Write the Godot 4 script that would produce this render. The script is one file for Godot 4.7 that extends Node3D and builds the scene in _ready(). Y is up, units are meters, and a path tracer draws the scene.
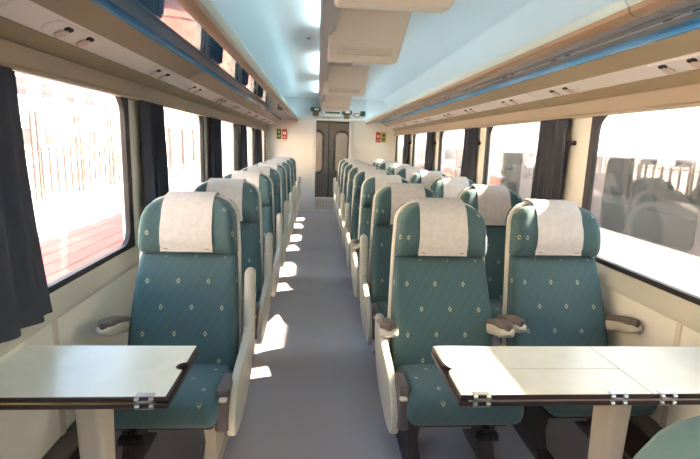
extends Node3D
# An open railway carriage seen along its aisle. x runs to the right, y up, and "d" is the distance ahead of the camera (d = -z).

const XL := -1.117      # inner face of the left wall
const XR := 1.727       # inner face of the right wall
const XC := 0.305       # middle of the carriage
const PITCH := 1.87     # window spacing
const D0 := -3.0        # rear end of the carriage
const D1 := 10.6        # far end wall
const CEIL := 2.506

var M := {}
var used := {}

# ---------------------------------------------------------------- geometry collector
class Geo:
	var v := PackedVector3Array()

	func add(t: PackedVector3Array) -> void:
		# turn a closed shape so that its faces look outwards (front faces run clockwise)
		var c := Vector3.ZERO
		for p in t:
			c += p
		c /= maxf(1.0, t.size())
		var vol := 0.0
		for i in range(0, t.size(), 3):
			vol += (t[i] - c).dot((t[i + 1] - c).cross(t[i + 2] - c))
		if vol > 0.0:
			for i in range(0, t.size(), 3):
				var k := t[i + 1]
				t[i + 1] = t[i + 2]
				t[i + 2] = k
		v.append_array(t)

	func loft(rings: Array, closed := false) -> void:
		var t := PackedVector3Array()
		var n: int = rings[0].size()
		var m := rings.size()
		for r in (m if closed else m - 1):
			var a: PackedVector3Array = rings[r]
			var b: PackedVector3Array = rings[(r + 1) % m]
			for i in n:
				var j := (i + 1) % n
				t.append_array([a[i], a[j], b[j], a[i], b[j], b[i]])
		if not closed:
			for e in [0, m - 1]:
				var q: PackedVector3Array = rings[e]
				var c := Vector3.ZERO
				for p in q:
					c += p
				c /= n
				for i in n:
					var j := (i + 1) % n
					if e == 0:
						t.append_array([c, q[j], q[i]])
					else:
						t.append_array([c, q[i], q[j]])
		add(t)

	func box(c: Vector3, s: Vector3, b := 0.0) -> void:
		var h := s / 2.0
		b = minf(b, minf(h.x, minf(h.y, h.z)) * 0.9)
		if b <= 0.0:
			var r := []
			for y in [-h.y, h.y]:
				r.append(PackedVector3Array([c + Vector3(-h.x, y, -h.z), c + Vector3(h.x, y, -h.z), c + Vector3(h.x, y, h.z), c + Vector3(-h.x, y, h.z)]))
			loft(r)
			return
		var rr := []
		for e in [[-h.y, b], [-h.y + b, 0.0], [h.y - b, 0.0], [h.y, b]]:
			var y: float = e[0]
			var x: float = h.x - e[1]
			var z: float = h.z - e[1]
			var k := b
			rr.append(PackedVector3Array([c + Vector3(-x + k, y, -z), c + Vector3(x - k, y, -z), c + Vector3(x, y, -z + k), c + Vector3(x, y, z - k), c + Vector3(x - k, y, z), c + Vector3(-x + k, y, z), c + Vector3(-x, y, z - k), c + Vector3(-x, y, -z + k)]))
		loft(rr)

	static func place(axis: String, p: Vector2, a: float) -> Vector3:
		if axis == "x":
			return Vector3(a, p.y, p.x)     # polygon in (z, y)
		if axis == "y":
			return Vector3(p.x, a, p.y)     # polygon in (x, z)
		return Vector3(p.x, p.y, a)         # polygon in (x, y)

	func prism(poly: PackedVector2Array, axis: String, a: float, b: float, bevel := 0.0, steps := 2) -> void:
		var t := PackedVector3Array()
		var n := poly.size()
		var rings := []
		var last := poly
		if bevel > 0.0:
			var sgn := signf(b - a)
			for k in steps + 1:
				var an := PI / 2.0 * k / steps
				rings.append([Geo.shrink(poly, bevel * (1.0 - sin(an))), a + sgn * bevel * (1.0 - cos(an))])
			for k in steps + 1:
				var an := PI / 2.0 * (steps - k) / steps
				rings.append([Geo.shrink(poly, bevel * (1.0 - sin(an))), b - sgn * bevel * (1.0 - cos(an))])
			last = rings[0][0]
		else:
			rings = [[poly, a], [poly, b]]
		for r in rings.size() - 1:
			for i in n:
				var j := (i + 1) % n
				var p0 := Geo.place(axis, rings[r][0][i], rings[r][1])
				var p1 := Geo.place(axis, rings[r][0][j], rings[r][1])
				var q0 := Geo.place(axis, rings[r + 1][0][i], rings[r + 1][1])
				var q1 := Geo.place(axis, rings[r + 1][0][j], rings[r + 1][1])
				t.append_array([p0, p1, q1, p0, q1, q0])
		var area := 0.0
		for i in n:
			area += last[i].cross(last[(i + 1) % n])
		var idx := Geometry2D.triangulate_polygon(last)
		for i in range(0, idx.size(), 3):
			var A: int = idx[i]
			var B: int = idx[i + 1]
			var C: int = idx[i + 2]
			if (last[B] - last[A]).cross(last[C] - last[A]) * area < 0.0:
				var sw := B
				B = C
				C = sw
			var e0 = rings[0]
			var e1 = rings[rings.size() - 1]
			t.append_array([Geo.place(axis, e0[0][A], e0[1]), Geo.place(axis, e0[0][C], e0[1]), Geo.place(axis, e0[0][B], e0[1])])
			t.append_array([Geo.place(axis, e1[0][A], e1[1]), Geo.place(axis, e1[0][B], e1[1]), Geo.place(axis, e1[0][C], e1[1])])
		add(t)

	static func shrink(poly: PackedVector2Array, by: float) -> PackedVector2Array:
		var n := poly.size()
		var area := 0.0
		for i in n:
			area += poly[i].cross(poly[(i + 1) % n])
		var sg := 1.0 if area > 0.0 else -1.0
		var o := PackedVector2Array()
		for i in n:
			var e1 := (poly[i] - poly[(i + n - 1) % n]).normalized()
			var e2 := (poly[(i + 1) % n] - poly[i]).normalized()
			var n1 := Vector2(-e1.y, e1.x) * sg
			var n2 := Vector2(-e2.y, e2.x) * sg
			var nn := (n1 + n2).normalized()
			o.append(poly[i] + nn * by / maxf(0.5, nn.dot(n1)))
		return o

	func sheet(rows: Array, th: float) -> void:
		# a cloth: grid of points given a thickness along its own normals
		var m := rows.size()
		var n: int = rows[0].size()
		var back := []
		for r in m:
			var o := PackedVector3Array()
			for i in n:
				var du: Vector3 = rows[r][mini(i + 1, n - 1)] - rows[r][maxi(i - 1, 0)]
				var dv: Vector3 = rows[mini(r + 1, m - 1)][i] - rows[maxi(r - 1, 0)][i]
				o.append(rows[r][i] + du.cross(dv).normalized() * th)
			back.append(o)
		var rings := []
		for r in m:
			var q: PackedVector3Array = rows[r].duplicate()
			var o: PackedVector3Array = back[r].duplicate()
			o.reverse()
			q.append_array(o)
			rings.append(q)
		var t := PackedVector3Array()
		var w := n * 2
		for r in m - 1:
			for i in w:
				var j := (i + 1) % w
				t.append_array([rings[r][i], rings[r][j], rings[r + 1][j], rings[r][i], rings[r + 1][j], rings[r + 1][i]])
		for i in n - 1:
			t.append_array([rows[0][i + 1], rows[0][i], back[0][i], rows[0][i + 1], back[0][i], back[0][i + 1]])
			t.append_array([rows[m - 1][i], rows[m - 1][i + 1], back[m - 1][i + 1], rows[m - 1][i], back[m - 1][i + 1], back[m - 1][i]])
		add(t)

	func tube(path: PackedVector3Array, rad: float, n := 8) -> void:
		var rings := []
		for k in path.size():
			var dir := (path[mini(k + 1, path.size() - 1)] - path[maxi(k - 1, 0)]).normalized()
			var s := dir.cross(Vector3.UP if absf(dir.y) < 0.9 else Vector3.RIGHT).normalized()
			var u := s.cross(dir)
			var q := PackedVector3Array()
			for i in n:
				var a := TAU * i / n
				q.append(path[k] + (s * cos(a) + u * sin(a)) * rad)
			rings.append(q)
		loft(rings)

	func disc(c: Vector3, axis: String, r: float, len: float, n := 16) -> void:
		var poly := PackedVector2Array()
		for i in n:
			poly.append(Vector2(cos(TAU * i / n), sin(TAU * i / n)) * r + (Vector2(c.z, c.y) if axis == "x" else Vector2(c.x, c.z) if axis == "y" else Vector2(c.x, c.y)))
		var a: float = c.x if axis == "x" else c.y if axis == "y" else c.z
		prism(poly, axis, a - len / 2.0, a + len / 2.0)

	func warp(f: Callable) -> void:
		for i in v.size():
			v[i] = f.call(v[i])

	func mesh(angle := 40.0) -> ArrayMesh:
		var cosa := cos(deg_to_rad(angle))
		var n := v.size()
		var fn := PackedVector3Array()
		fn.resize(n / 3)
		var at := {}
		for i in range(0, n, 3):
			var nr := (v[i + 2] - v[i]).cross(v[i + 1] - v[i])
			fn[i / 3] = nr
			for k in 3:
				var key := Vector3i((v[i + k] * 20000.0).round())
				if at.has(key):
					at[key].append(i / 3)
				else:
					at[key] = [i / 3]
		var nn := PackedVector3Array()
		nn.resize(n)
		for i in n:
			var mine := fn[i / 3]
			var ml := mine.length()
			var s := Vector3.ZERO
			for f in at[Vector3i((v[i] * 20000.0).round())]:
				var o: Vector3 = fn[f]
				if o.dot(mine) >= cosa * o.length() * ml:
					s += o
			nn[i] = s.normalized() if s.length_squared() > 1e-20 else Vector3.UP
		var arr := []
		arr.resize(Mesh.ARRAY_MAX)
		arr[Mesh.ARRAY_VERTEX] = v
		arr[Mesh.ARRAY_NORMAL] = nn
		var out := ArrayMesh.new()
		out.add_surface_from_arrays(Mesh.PRIMITIVE_TRIANGLES, arr)
		return out

# ---------------------------------------------------------------- small helpers
func P(x: float, y: float, d: float) -> Vector3:
	return Vector3(x, y, -d)

func put(called: String, g: Geo, m: Material, parent: Node = self, angle := 40.0) -> MeshInstance3D:
	var o := MeshInstance3D.new()
	o.mesh = g.mesh(angle)
	o.material_override = null
	o.mesh.surface_set_material(0, m)
	o.name = numbered(called) if parent == self else called
	parent.add_child(o, true)
	return o

func piece(called: String, mesh: Mesh, m: Material, parent: Node, at: Vector3) -> MeshInstance3D:
	var o := MeshInstance3D.new()
	o.mesh = mesh
	o.set_surface_override_material(0, m)
	o.position = at
	o.name = called
	parent.add_child(o, true)
	return o

func numbered(called: String) -> String:
	if not used.has(called):
		used[called] = 0
		return called
	used[called] += 1
	return "%s_%03d" % [called, used[called]]

func thing(called: String, label: String, category: String, at := Vector3.ZERO, group := "") -> Node3D:
	var o := Node3D.new()
	o.name = numbered(called)
	add_child(o)
	o.position = at
	tag(o, label, category, group)
	return o

func tag(o: Node, label: String, category: String, group := "") -> Node:
	o.set_meta("label", label)
	o.set_meta("category", category)
	if group:
		o.set_meta("group", group)
	return o

func structure(o: Node, label: String, category: String) -> Node:
	o.set_meta("kind", "structure")
	return tag(o, label, category)

func copy(o: Node3D, label: String, at: Vector3) -> Node3D:
	var c: Node3D = o.duplicate()
	var called := String(o.name)
	if called.length() > 4 and called.substr(called.length() - 3).is_valid_int():
		called = called.substr(0, called.length() - 4)
	c.name = numbered(called)
	add_child(c)
	c.position = at
	c.set_meta("label", label)
	return c

func rgb(r: float, g: float, b: float) -> Color:
	return Color(r / 255.0, g / 255.0, b / 255.0)

func mat(called: String, c: Color, rough := 0.6, metal := 0.0) -> StandardMaterial3D:
	var m := StandardMaterial3D.new()
	m.resource_name = called
	m.albedo_color = c
	m.roughness = rough
	m.metallic = metal
	M[called] = m
	return m

func noise_tex(freq: float, lo: Color, hi: Color, seed_: int, size := 256) -> NoiseTexture2D:
	var n := FastNoiseLite.new()
	n.seed = seed_
	n.frequency = freq
	n.fractal_octaves = 4
	var t := NoiseTexture2D.new()
	t.noise = n
	t.width = size
	t.height = size
	t.seamless = true
	var g := Gradient.new()
	g.set_color(0, lo)
	g.set_color(1, hi)
	t.color_ramp = g
	return t

func triplanar(m: StandardMaterial3D, t: Texture2D, scale: Vector3, world := false) -> void:
	m.albedo_texture = t
	m.uv1_triplanar = true
	m.uv1_world_triplanar = world
	m.uv1_scale = scale
	m.uv1_triplanar_sharpness = 8.0

func spline(pts: Array, t: float) -> float:
	# smooth value at t through (t, value) pairs
	if t <= pts[0].x:
		return pts[0].y
	for i in pts.size() - 1:
		if t <= pts[i + 1].x:
			var k: float = (t - pts[i].x) / (pts[i + 1].x - pts[i].x)
			k = k * k * (3.0 - 2.0 * k) * 0.5 + k * 0.5
			return lerpf(pts[i].y, pts[i + 1].y, k)
	return pts[pts.size() - 1].y

func chaikin(poly: PackedVector2Array, times := 2) -> PackedVector2Array:
	for q in times:
		var o := PackedVector2Array()
		for i in poly.size():
			var a := poly[i]
			var b := poly[(i + 1) % poly.size()]
			o.append(a.lerp(b, 0.25))
			o.append(a.lerp(b, 0.75))
		poly = o
	return poly

func round_rect(c: Vector2, w: float, h: float, r: float, seg := 5) -> PackedVector2Array:
	var o := PackedVector2Array()
	for q in 4:
		var cx: float = c.x + (w / 2.0 - r) * [1, -1, -1, 1][q]
		var cy: float = c.y + (h / 2.0 - r) * [1, 1, -1, -1][q]
		for i in seg + 1:
			var a := PI / 2.0 * (q + float(i) / seg)
			o.append(Vector2(cx + cos(a) * r, cy + sin(a) * r))
	return o

# ================================================================ scene
func _ready() -> void:
	camera_and_light()
	materials()
	shell()
	windows()
	racks()
	ceiling_units()
	far_end()
	curtains()
	seats()
	tables()
	outside()

func camera_and_light() -> void:
	var cam := Camera3D.new()
	cam.name = "camera"
	cam.fov = rad_to_deg(2.0 * atan(229.5 / 468.88))
	cam.near = 0.05
	cam.far = 400.0
	var r := Vector3(0.99712787, 0.03290939, 0.06821274)
	var u := Vector3(-0.0201339, 0.98343411, -0.18014434)
	var b := Vector3(-0.07301118, 0.17825355, 0.98127215)
	cam.transform = Transform3D(Basis(r, u, b).orthonormalized(), Vector3(0, 1.5407, 0))
	add_child(cam)
	cam.current = true

	var env := Environment.new()
	env.background_mode = Environment.BG_SKY
	var sky := Sky.new()
	var sm := ProceduralSkyMaterial.new()
	sm.sky_top_color = rgb(150, 185, 225)
	sm.sky_horizon_color = rgb(235, 238, 240)
	sm.sky_curve = 0.12
	sm.ground_bottom_color = rgb(150, 145, 138)
	sm.ground_horizon_color = rgb(200, 197, 190)
	sm.sun_angle_max = 4.0
	sky.sky_material = sm
	env.sky = sky
	env.background_energy_multiplier = 3.7
	env.tonemap_mode = Environment.TONE_MAPPER_LINEAR
	env.tonemap_exposure = 2.3
	env.sdfgi_enabled = true
	env.ssao_enabled = true
	env.ssil_enabled = true
	var we := WorldEnvironment.new()
	we.name = "sky_and_air"
	we.environment = env
	add_child(we)

	var sun := DirectionalLight3D.new()
	sun.name = "sun"
	sun.light_color = Color(1.0, 0.95, 0.86)
	sun.light_energy = 9.0
	sun.light_angular_distance = 0.6
	sun.shadow_enabled = true
	sun.sky_mode = DirectionalLight3D.SKY_MODE_LIGHT_ONLY
	add_child(sun)
	var to_sun := Vector3(1.266, 1.0, -0.36).normalized()
	sun.look_at_from_position(to_sun * 20.0, Vector3.ZERO, Vector3.UP)

func materials() -> void:
	var wall := mat("cream_wall_laminate", rgb(244, 235, 218), 0.45)
	triplanar(wall, noise_tex(0.02, Color(0.96, 0.96, 0.95), Color(1, 1, 1), 3), Vector3(0.7, 0.7, 0.7), true)
	mat("cream_plastic", rgb(200, 190, 170), 0.38)
	mat("shell_plastic", rgb(214, 204, 184), 0.35)
	mat("valance_tan", rgb(176, 154, 130), 0.5)
	mat("rack_tan", rgb(158, 138, 110), 0.5)
	mat("lamp_panel", rgb(226, 214, 206), 0.4)
	mat("end_wall", rgb(232, 222, 208), 0.5)
	mat("ceiling_white", rgb(224, 230, 232), 0.35)
	mat("duct_cream", rgb(228, 214, 196), 0.45)
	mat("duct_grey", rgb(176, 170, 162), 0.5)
	mat("grille_tan", rgb(212, 197, 177), 0.5)
	mat("gasket", rgb(48, 38, 34), 0.5)
	mat("dark_trim", rgb(60, 50, 46), 0.55)
	mat("box_brown", rgb(104, 92, 86), 0.5)
	mat("brown_pad", rgb(112, 94, 82), 0.45)
	mat("table_edge", rgb(52, 34, 30), 0.4)
	mat("brass", rgb(190, 165, 110), 0.35, 0.9)
	mat("steel", rgb(200, 196, 188), 0.28, 0.95)
	mat("pedestal", rgb(196, 182, 162), 0.4)
	mat("dark_leg", rgb(70, 58, 54), 0.5)
	mat("heater_top", rgb(112, 104, 98), 0.5)
	mat("heater_front", rgb(64, 46, 40), 0.6)
	var top := mat("table_laminate", rgb(250, 240, 218), 0.28)
	triplanar(top, noise_tex(0.03, Color(0.97, 0.97, 0.96), Color(1, 1, 1), 12), Vector3(1, 1, 1))

	var carpet := mat("carpet", rgb(206, 192, 188), 0.95)
	triplanar(carpet, noise_tex(0.25, Color(0.72, 0.72, 0.74), Color(1, 1, 1), 7, 512), Vector3(1.6, 1.6, 1.6), true)
	var cloth := mat("curtain_cloth", rgb(70, 70, 77), 0.85)
	cloth.rim_enabled = true
	cloth.rim = 0.3
	var lin := mat("cover_linen", rgb(214, 204, 194), 0.9)
	triplanar(lin, noise_tex(0.03, Color(0.93, 0.93, 0.93), Color(1, 1, 1), 5), Vector3(3, 3, 3))
	mat("cover_stitch", rgb(110, 104, 104), 0.9)

	# seat cloth: teal with slanting streaks and small flowers in a diamond lattice
	var fab := mat("seat_fabric", Color.WHITE, 0.85)
	fab.rim_enabled = true
	fab.rim = 0.25
	fab.rim_tint = 0.6
	var im := Image.create(256, 256, false, Image.FORMAT_RGB8)
	var nz := FastNoiseLite.new()
	nz.seed = 21
	nz.frequency = 0.045
	var fine := FastNoiseLite.new()
	fine.seed = 4
	fine.frequency = 0.35
	for y in 256:
		for x in 256:
			# faint streaks run down to the left; the pattern is periodic
			var st := sin(TAU * (x * 3.0 + y * 3.0) / 256.0) * 0.5 + sin(TAU * (x * 5.0 + y * 6.0) / 256.0 + 1.0) * 0.4 + sin(TAU * (x * 9.0 + y * 11.0) / 256.0) * 0.3
			var k := 1.0 + 0.030 * st + 0.09 * fine.get_noise_2d(x, y)
			var c := Color(0.275 * k, 0.375 * k, 0.375 * k)
			for f in [Vector2(64, 64), Vector2(192, 192)]:
				# small flower: petals round a dark heart
				var q: Vector2 = Vector2(x + 0.5, y + 0.5) - f
				var rr := absf(q.x) / 17.0 + absf(q.y) / 14.0
				if rr < 1.0:
					var petal := absf(q.x) > 3.0 and absf(q.y) > 2.6 or absf(q.x) > 11.0 or absf(q.y) > 9.0
					if petal:
						c = Color(0.84, 0.80, 0.66)
					elif rr < 0.4:
						c = Color(0.45, 0.36, 0.24)
			im.set_pixel(x, y, c)
	triplanar(fab, ImageTexture.create_from_image(im), Vector3(1.0 / 0.155, 1.0 / 0.25, 1.0 / 0.25))

	var pane := mat("window_glass", Color(0.9, 0.95, 0.95, 0.06), 0.0)
	pane.transparency = BaseMaterial3D.TRANSPARENCY_ALPHA
	var dg := mat("door_glass", Color(0.9, 0.95, 0.95, 0.05), 0.0)
	dg.transparency = BaseMaterial3D.TRANSPARENCY_ALPHA
	dg.metallic_specular = 0.2
	var blue := mat("blue_glass", Color(0.17, 0.40, 0.56, 0.80), 0.02)
	blue.transparency = BaseMaterial3D.TRANSPARENCY_ALPHA
	blue.metallic_specular = 0.7
	mat("blue_edge", rgb(70, 140, 190), 0.15)
	mat("rail_tan", rgb(158, 122, 90), 0.4)
	mat("rail_grey", rgb(196, 206, 200), 0.4)
	mat("slot_dark", rgb(40, 32, 28), 0.6)
	mat("lamp_button", rgb(206, 180, 168), 0.4)
	mat("door_dark", rgb(72, 62, 54), 0.5)
	mat("door_tan", rgb(128, 110, 88), 0.5)
	mat("frame_white", rgb(226, 220, 210), 0.4)
	mat("sign_green", rgb(64, 92, 66), 0.5)
	mat("sign_red", rgb(205, 66, 48), 0.5)
	mat("sign_yellow", rgb(176, 172, 70), 0.5)
	mat("sign_white", rgb(235, 230, 222), 0.5)
	mat("bracket_brown", rgb(150, 116, 78), 0.5)
	var tubem := mat("lamp_tube", rgb(235, 250, 255), 0.4)
	tubem.emission_enabled = true
	tubem.emission = Color(0.78, 0.95, 1.0)
	tubem.emission_energy_multiplier = 1.0
	mat("coach_white", rgb(238, 236, 230), 0.4)
	mat("coach_roof", rgb(150, 148, 145), 0.5)
	mat("coach_glass", rgb(34, 28, 30), 0.06)
	mat("coach_band", rgb(92, 80, 82), 0.4)
	for k in 3:
		var pv := mat("paver_%d" % k, [rgb(192, 112, 88), rgb(180, 102, 80), rgb(200, 122, 96)][k], 0.85)
		pv.resource_name = "paver"
	mat("paver_joint", rgb(206, 170, 150), 0.9)
	mat("concrete", rgb(206, 198, 186), 0.9)
	mat("ballast", rgb(120, 112, 104), 0.95)
	mat("facade", rgb(226, 210, 194), 0.85)
	mat("facade_window", rgb(52, 44, 40), 0.3)
	mat("fence_paint", rgb(88, 68, 58), 0.6)

# ---------------------------------------------------------------- carriage body
func openings() -> Array:
	var o := []
	for k in range(-2, 6):
		o.append([1.47 + PITCH * k, 2.90 + PITCH * k])
	return o

func shell() -> void:
	var g := Geo.new()
	g.box(Vector3(XC, -0.06, -(D0 + D1 + 1.6) / 2.0), Vector3(3.1, 0.12, D1 - D0 + 1.8))
	structure(put("floor", g, M.carpet), "grey speckled carpet floor along the aisle and under the seats", "floor")

	for side in [-1, 1]:
		var xi: float = XL if side < 0 else XR
		g = Geo.new()
		var len := D1 - D0 + 0.2
		var mid := (D0 + D1) / 2.0
		for skin in [[0.0, 0.02, 0.0], [0.02, 0.12, 0.16]]:
			var xs: float = xi + side * (skin[0] + skin[1]) / 2.0
			var th: float = skin[1] - skin[0]
			var cut: float = skin[2]
			g.box(P(xs, (0.88 - cut - 0.02) / 2.0, mid), Vector3(th, 0.88 - cut + 0.02, len))
			g.box(P(xs, (1.80 + 2.64) / 2.0, mid), Vector3(th, 0.84, len))
			var last := D0 - 0.1
			for op in openings():
				if op[0] - cut > last:
					g.box(P(xs, 1.34 - cut / 2.0, (last + op[0] - cut) / 2.0), Vector3(th, 0.92 + cut, op[0] - cut - last))
				last = op[1] + cut
			g.box(P(xs, 1.34 - cut / 2.0, (last + D1 + 0.1) / 2.0), Vector3(th, 0.92 + cut, maxf(0.02, D1 + 0.1 - last)))
		var nm := "wall_left" if side < 0 else "wall_right"
		var w := put(nm, g, M.cream_wall_laminate)
		structure(w, "cream laminate side wall with window pillars on the %s of the carriage" % ("left" if side < 0 else "right"), "wall")
		# removable lower panels with open joints
		for k in range(-1, 6):
			var a := 0.10 + PITCH * k
			var pg := Geo.new()
			pg.box(P(xi - side * 0.008, 0.50, a + PITCH / 2.0), Vector3(0.016, 0.54, PITCH - 0.012), 0.004)
			put("panel", pg, M.cream_wall_laminate, w)
			var sg := Geo.new()
			sg.box(P(xi - side * 0.012, 0.50, a), Vector3(0.024, 0.54, 0.035), 0.004)
			put("joint_strip", sg, M.grille_tan, w)
		# sloping sill ledge below the windows
		g = Geo.new()
		g.prism(PackedVector2Array([Vector2(xi + side * 0.01, 0.885), Vector2(xi - side * 0.012, 0.882), Vector2(xi - side * 0.04, 0.800), Vector2(xi - side * 0.036, 0.775), Vector2(xi + side * 0.01, 0.765)]), "z", -D0, -D1)
		structure(put("trim", g, M.cream_plastic), "cream sloping sill ledge under the windows on the %s" % ("left" if side < 0 else "right"), "trim")
		# heater duct along the foot of the wall
		g = Geo.new()
		g.box(P(xi - side * 0.04, 0.095, mid), Vector3(0.08, 0.19, len - 0.3))
		var hb := put("baseboard_left" if side < 0 else "baseboard_right", g, M.heater_front)
		structure(hb, "dark heater duct along the foot of the %s wall" % ("left" if side < 0 else "right"), "baseboard")
		g = Geo.new()
		g.box(P(xi - side * 0.045, 0.205, mid), Vector3(0.10, 0.03, len - 0.3), 0.006)
		put("duct_cover", g, M.heater_top, hb)

	# ceiling: flat middle, outer strips sloping down above the racks, roof skin on top
	g = Geo.new()
	var a1 := 1.08
	g.prism(PackedVector2Array([Vector2(XL - 0.1, 2.22), Vector2(XC - a1 - 0.01, CEIL - 0.01), Vector2(XC - a1 + 0.03, CEIL), Vector2(XC + a1 - 0.03, CEIL), Vector2(XC + a1 + 0.01, CEIL - 0.01), Vector2(XR + 0.1, 2.22), Vector2(XR + 0.14, 2.50), Vector2(XC + 1.2, 2.62), Vector2(XC + 0.6, 2.74), Vector2(XC - 0.6, 2.74), Vector2(XC - 1.2, 2.62), Vector2(XL - 0.14, 2.50)]), "z", -D0, -D1 - 1.6)
	structure(put("ceiling", g, M.ceiling_white, self, 20.0), "pale blue-white ceiling with sloping outer strips above the luggage racks", "ceiling")

	g = Geo.new()
	g.box(P(XC, 1.25, D0 - 0.05), Vector3(3.1, 2.7, 0.1))
	structure(put("wall_rear", g, M.end_wall), "cream end wall behind the camera", "wall")

func gasket_ring(op: Array, x: float, side: int) -> Geo:
	# rubber frame: outer rectangle, rounded inner edge, closed ring
	var c := Vector2(-(op[0] + op[1]) / 2.0, 1.34)
	var w: float = op[1] - op[0]
	var outer := round_rect(c, w + 0.02, 0.98, 0.05, 6)
	var inner := round_rect(c, w - 0.085, 0.86, 0.10, 6)
	var g := Geo.new()
	var rings := []
	for e in [[outer, -0.010], [inner, -0.006], [inner, 0.022], [outer, 0.022]]:
		var q := PackedVector3Array()
		for p in e[0]:
			q.append(Vector3(x + side * e[1], p.y, p.x))
		rings.append(q)
	g.loft(rings, true)
	return g

func windows() -> void:
	var n := 0
	var words := ["second behind the camera", "just behind the camera", "nearest", "second", "third", "fourth", "fifth", "sixth"]
	for side in [-1, 1]:
		var x: float = XL if side < 0 else XR
		var k := -3
		for op in openings():
			k += 1
			if op[1] > D1 - 0.05:
				continue
			n += 1
			var o := Node3D.new()
			o.name = "window_%d" % n
			add_child(o)
			o.position = P(x, 0.9, (op[0] + op[1]) / 2.0)
			structure(o, "%s window in the %s wall, dark rubber frame with rounded corners" % [words[k + 2], "left" if side < 0 else "right"], "window")
			var shift := -o.position
			var g := gasket_ring(op, x, side)
			g.warp(func(p): return p + shift)
			put("frame", g, M.gasket, o)
			g = Geo.new()
			g.box(P(x + side * 0.014, 1.34, (op[0] + op[1]) / 2.0) + shift, Vector3(0.008, 0.90, op[1] - op[0] - 0.06))
			put("pane", g, M.window_glass, o)

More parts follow.
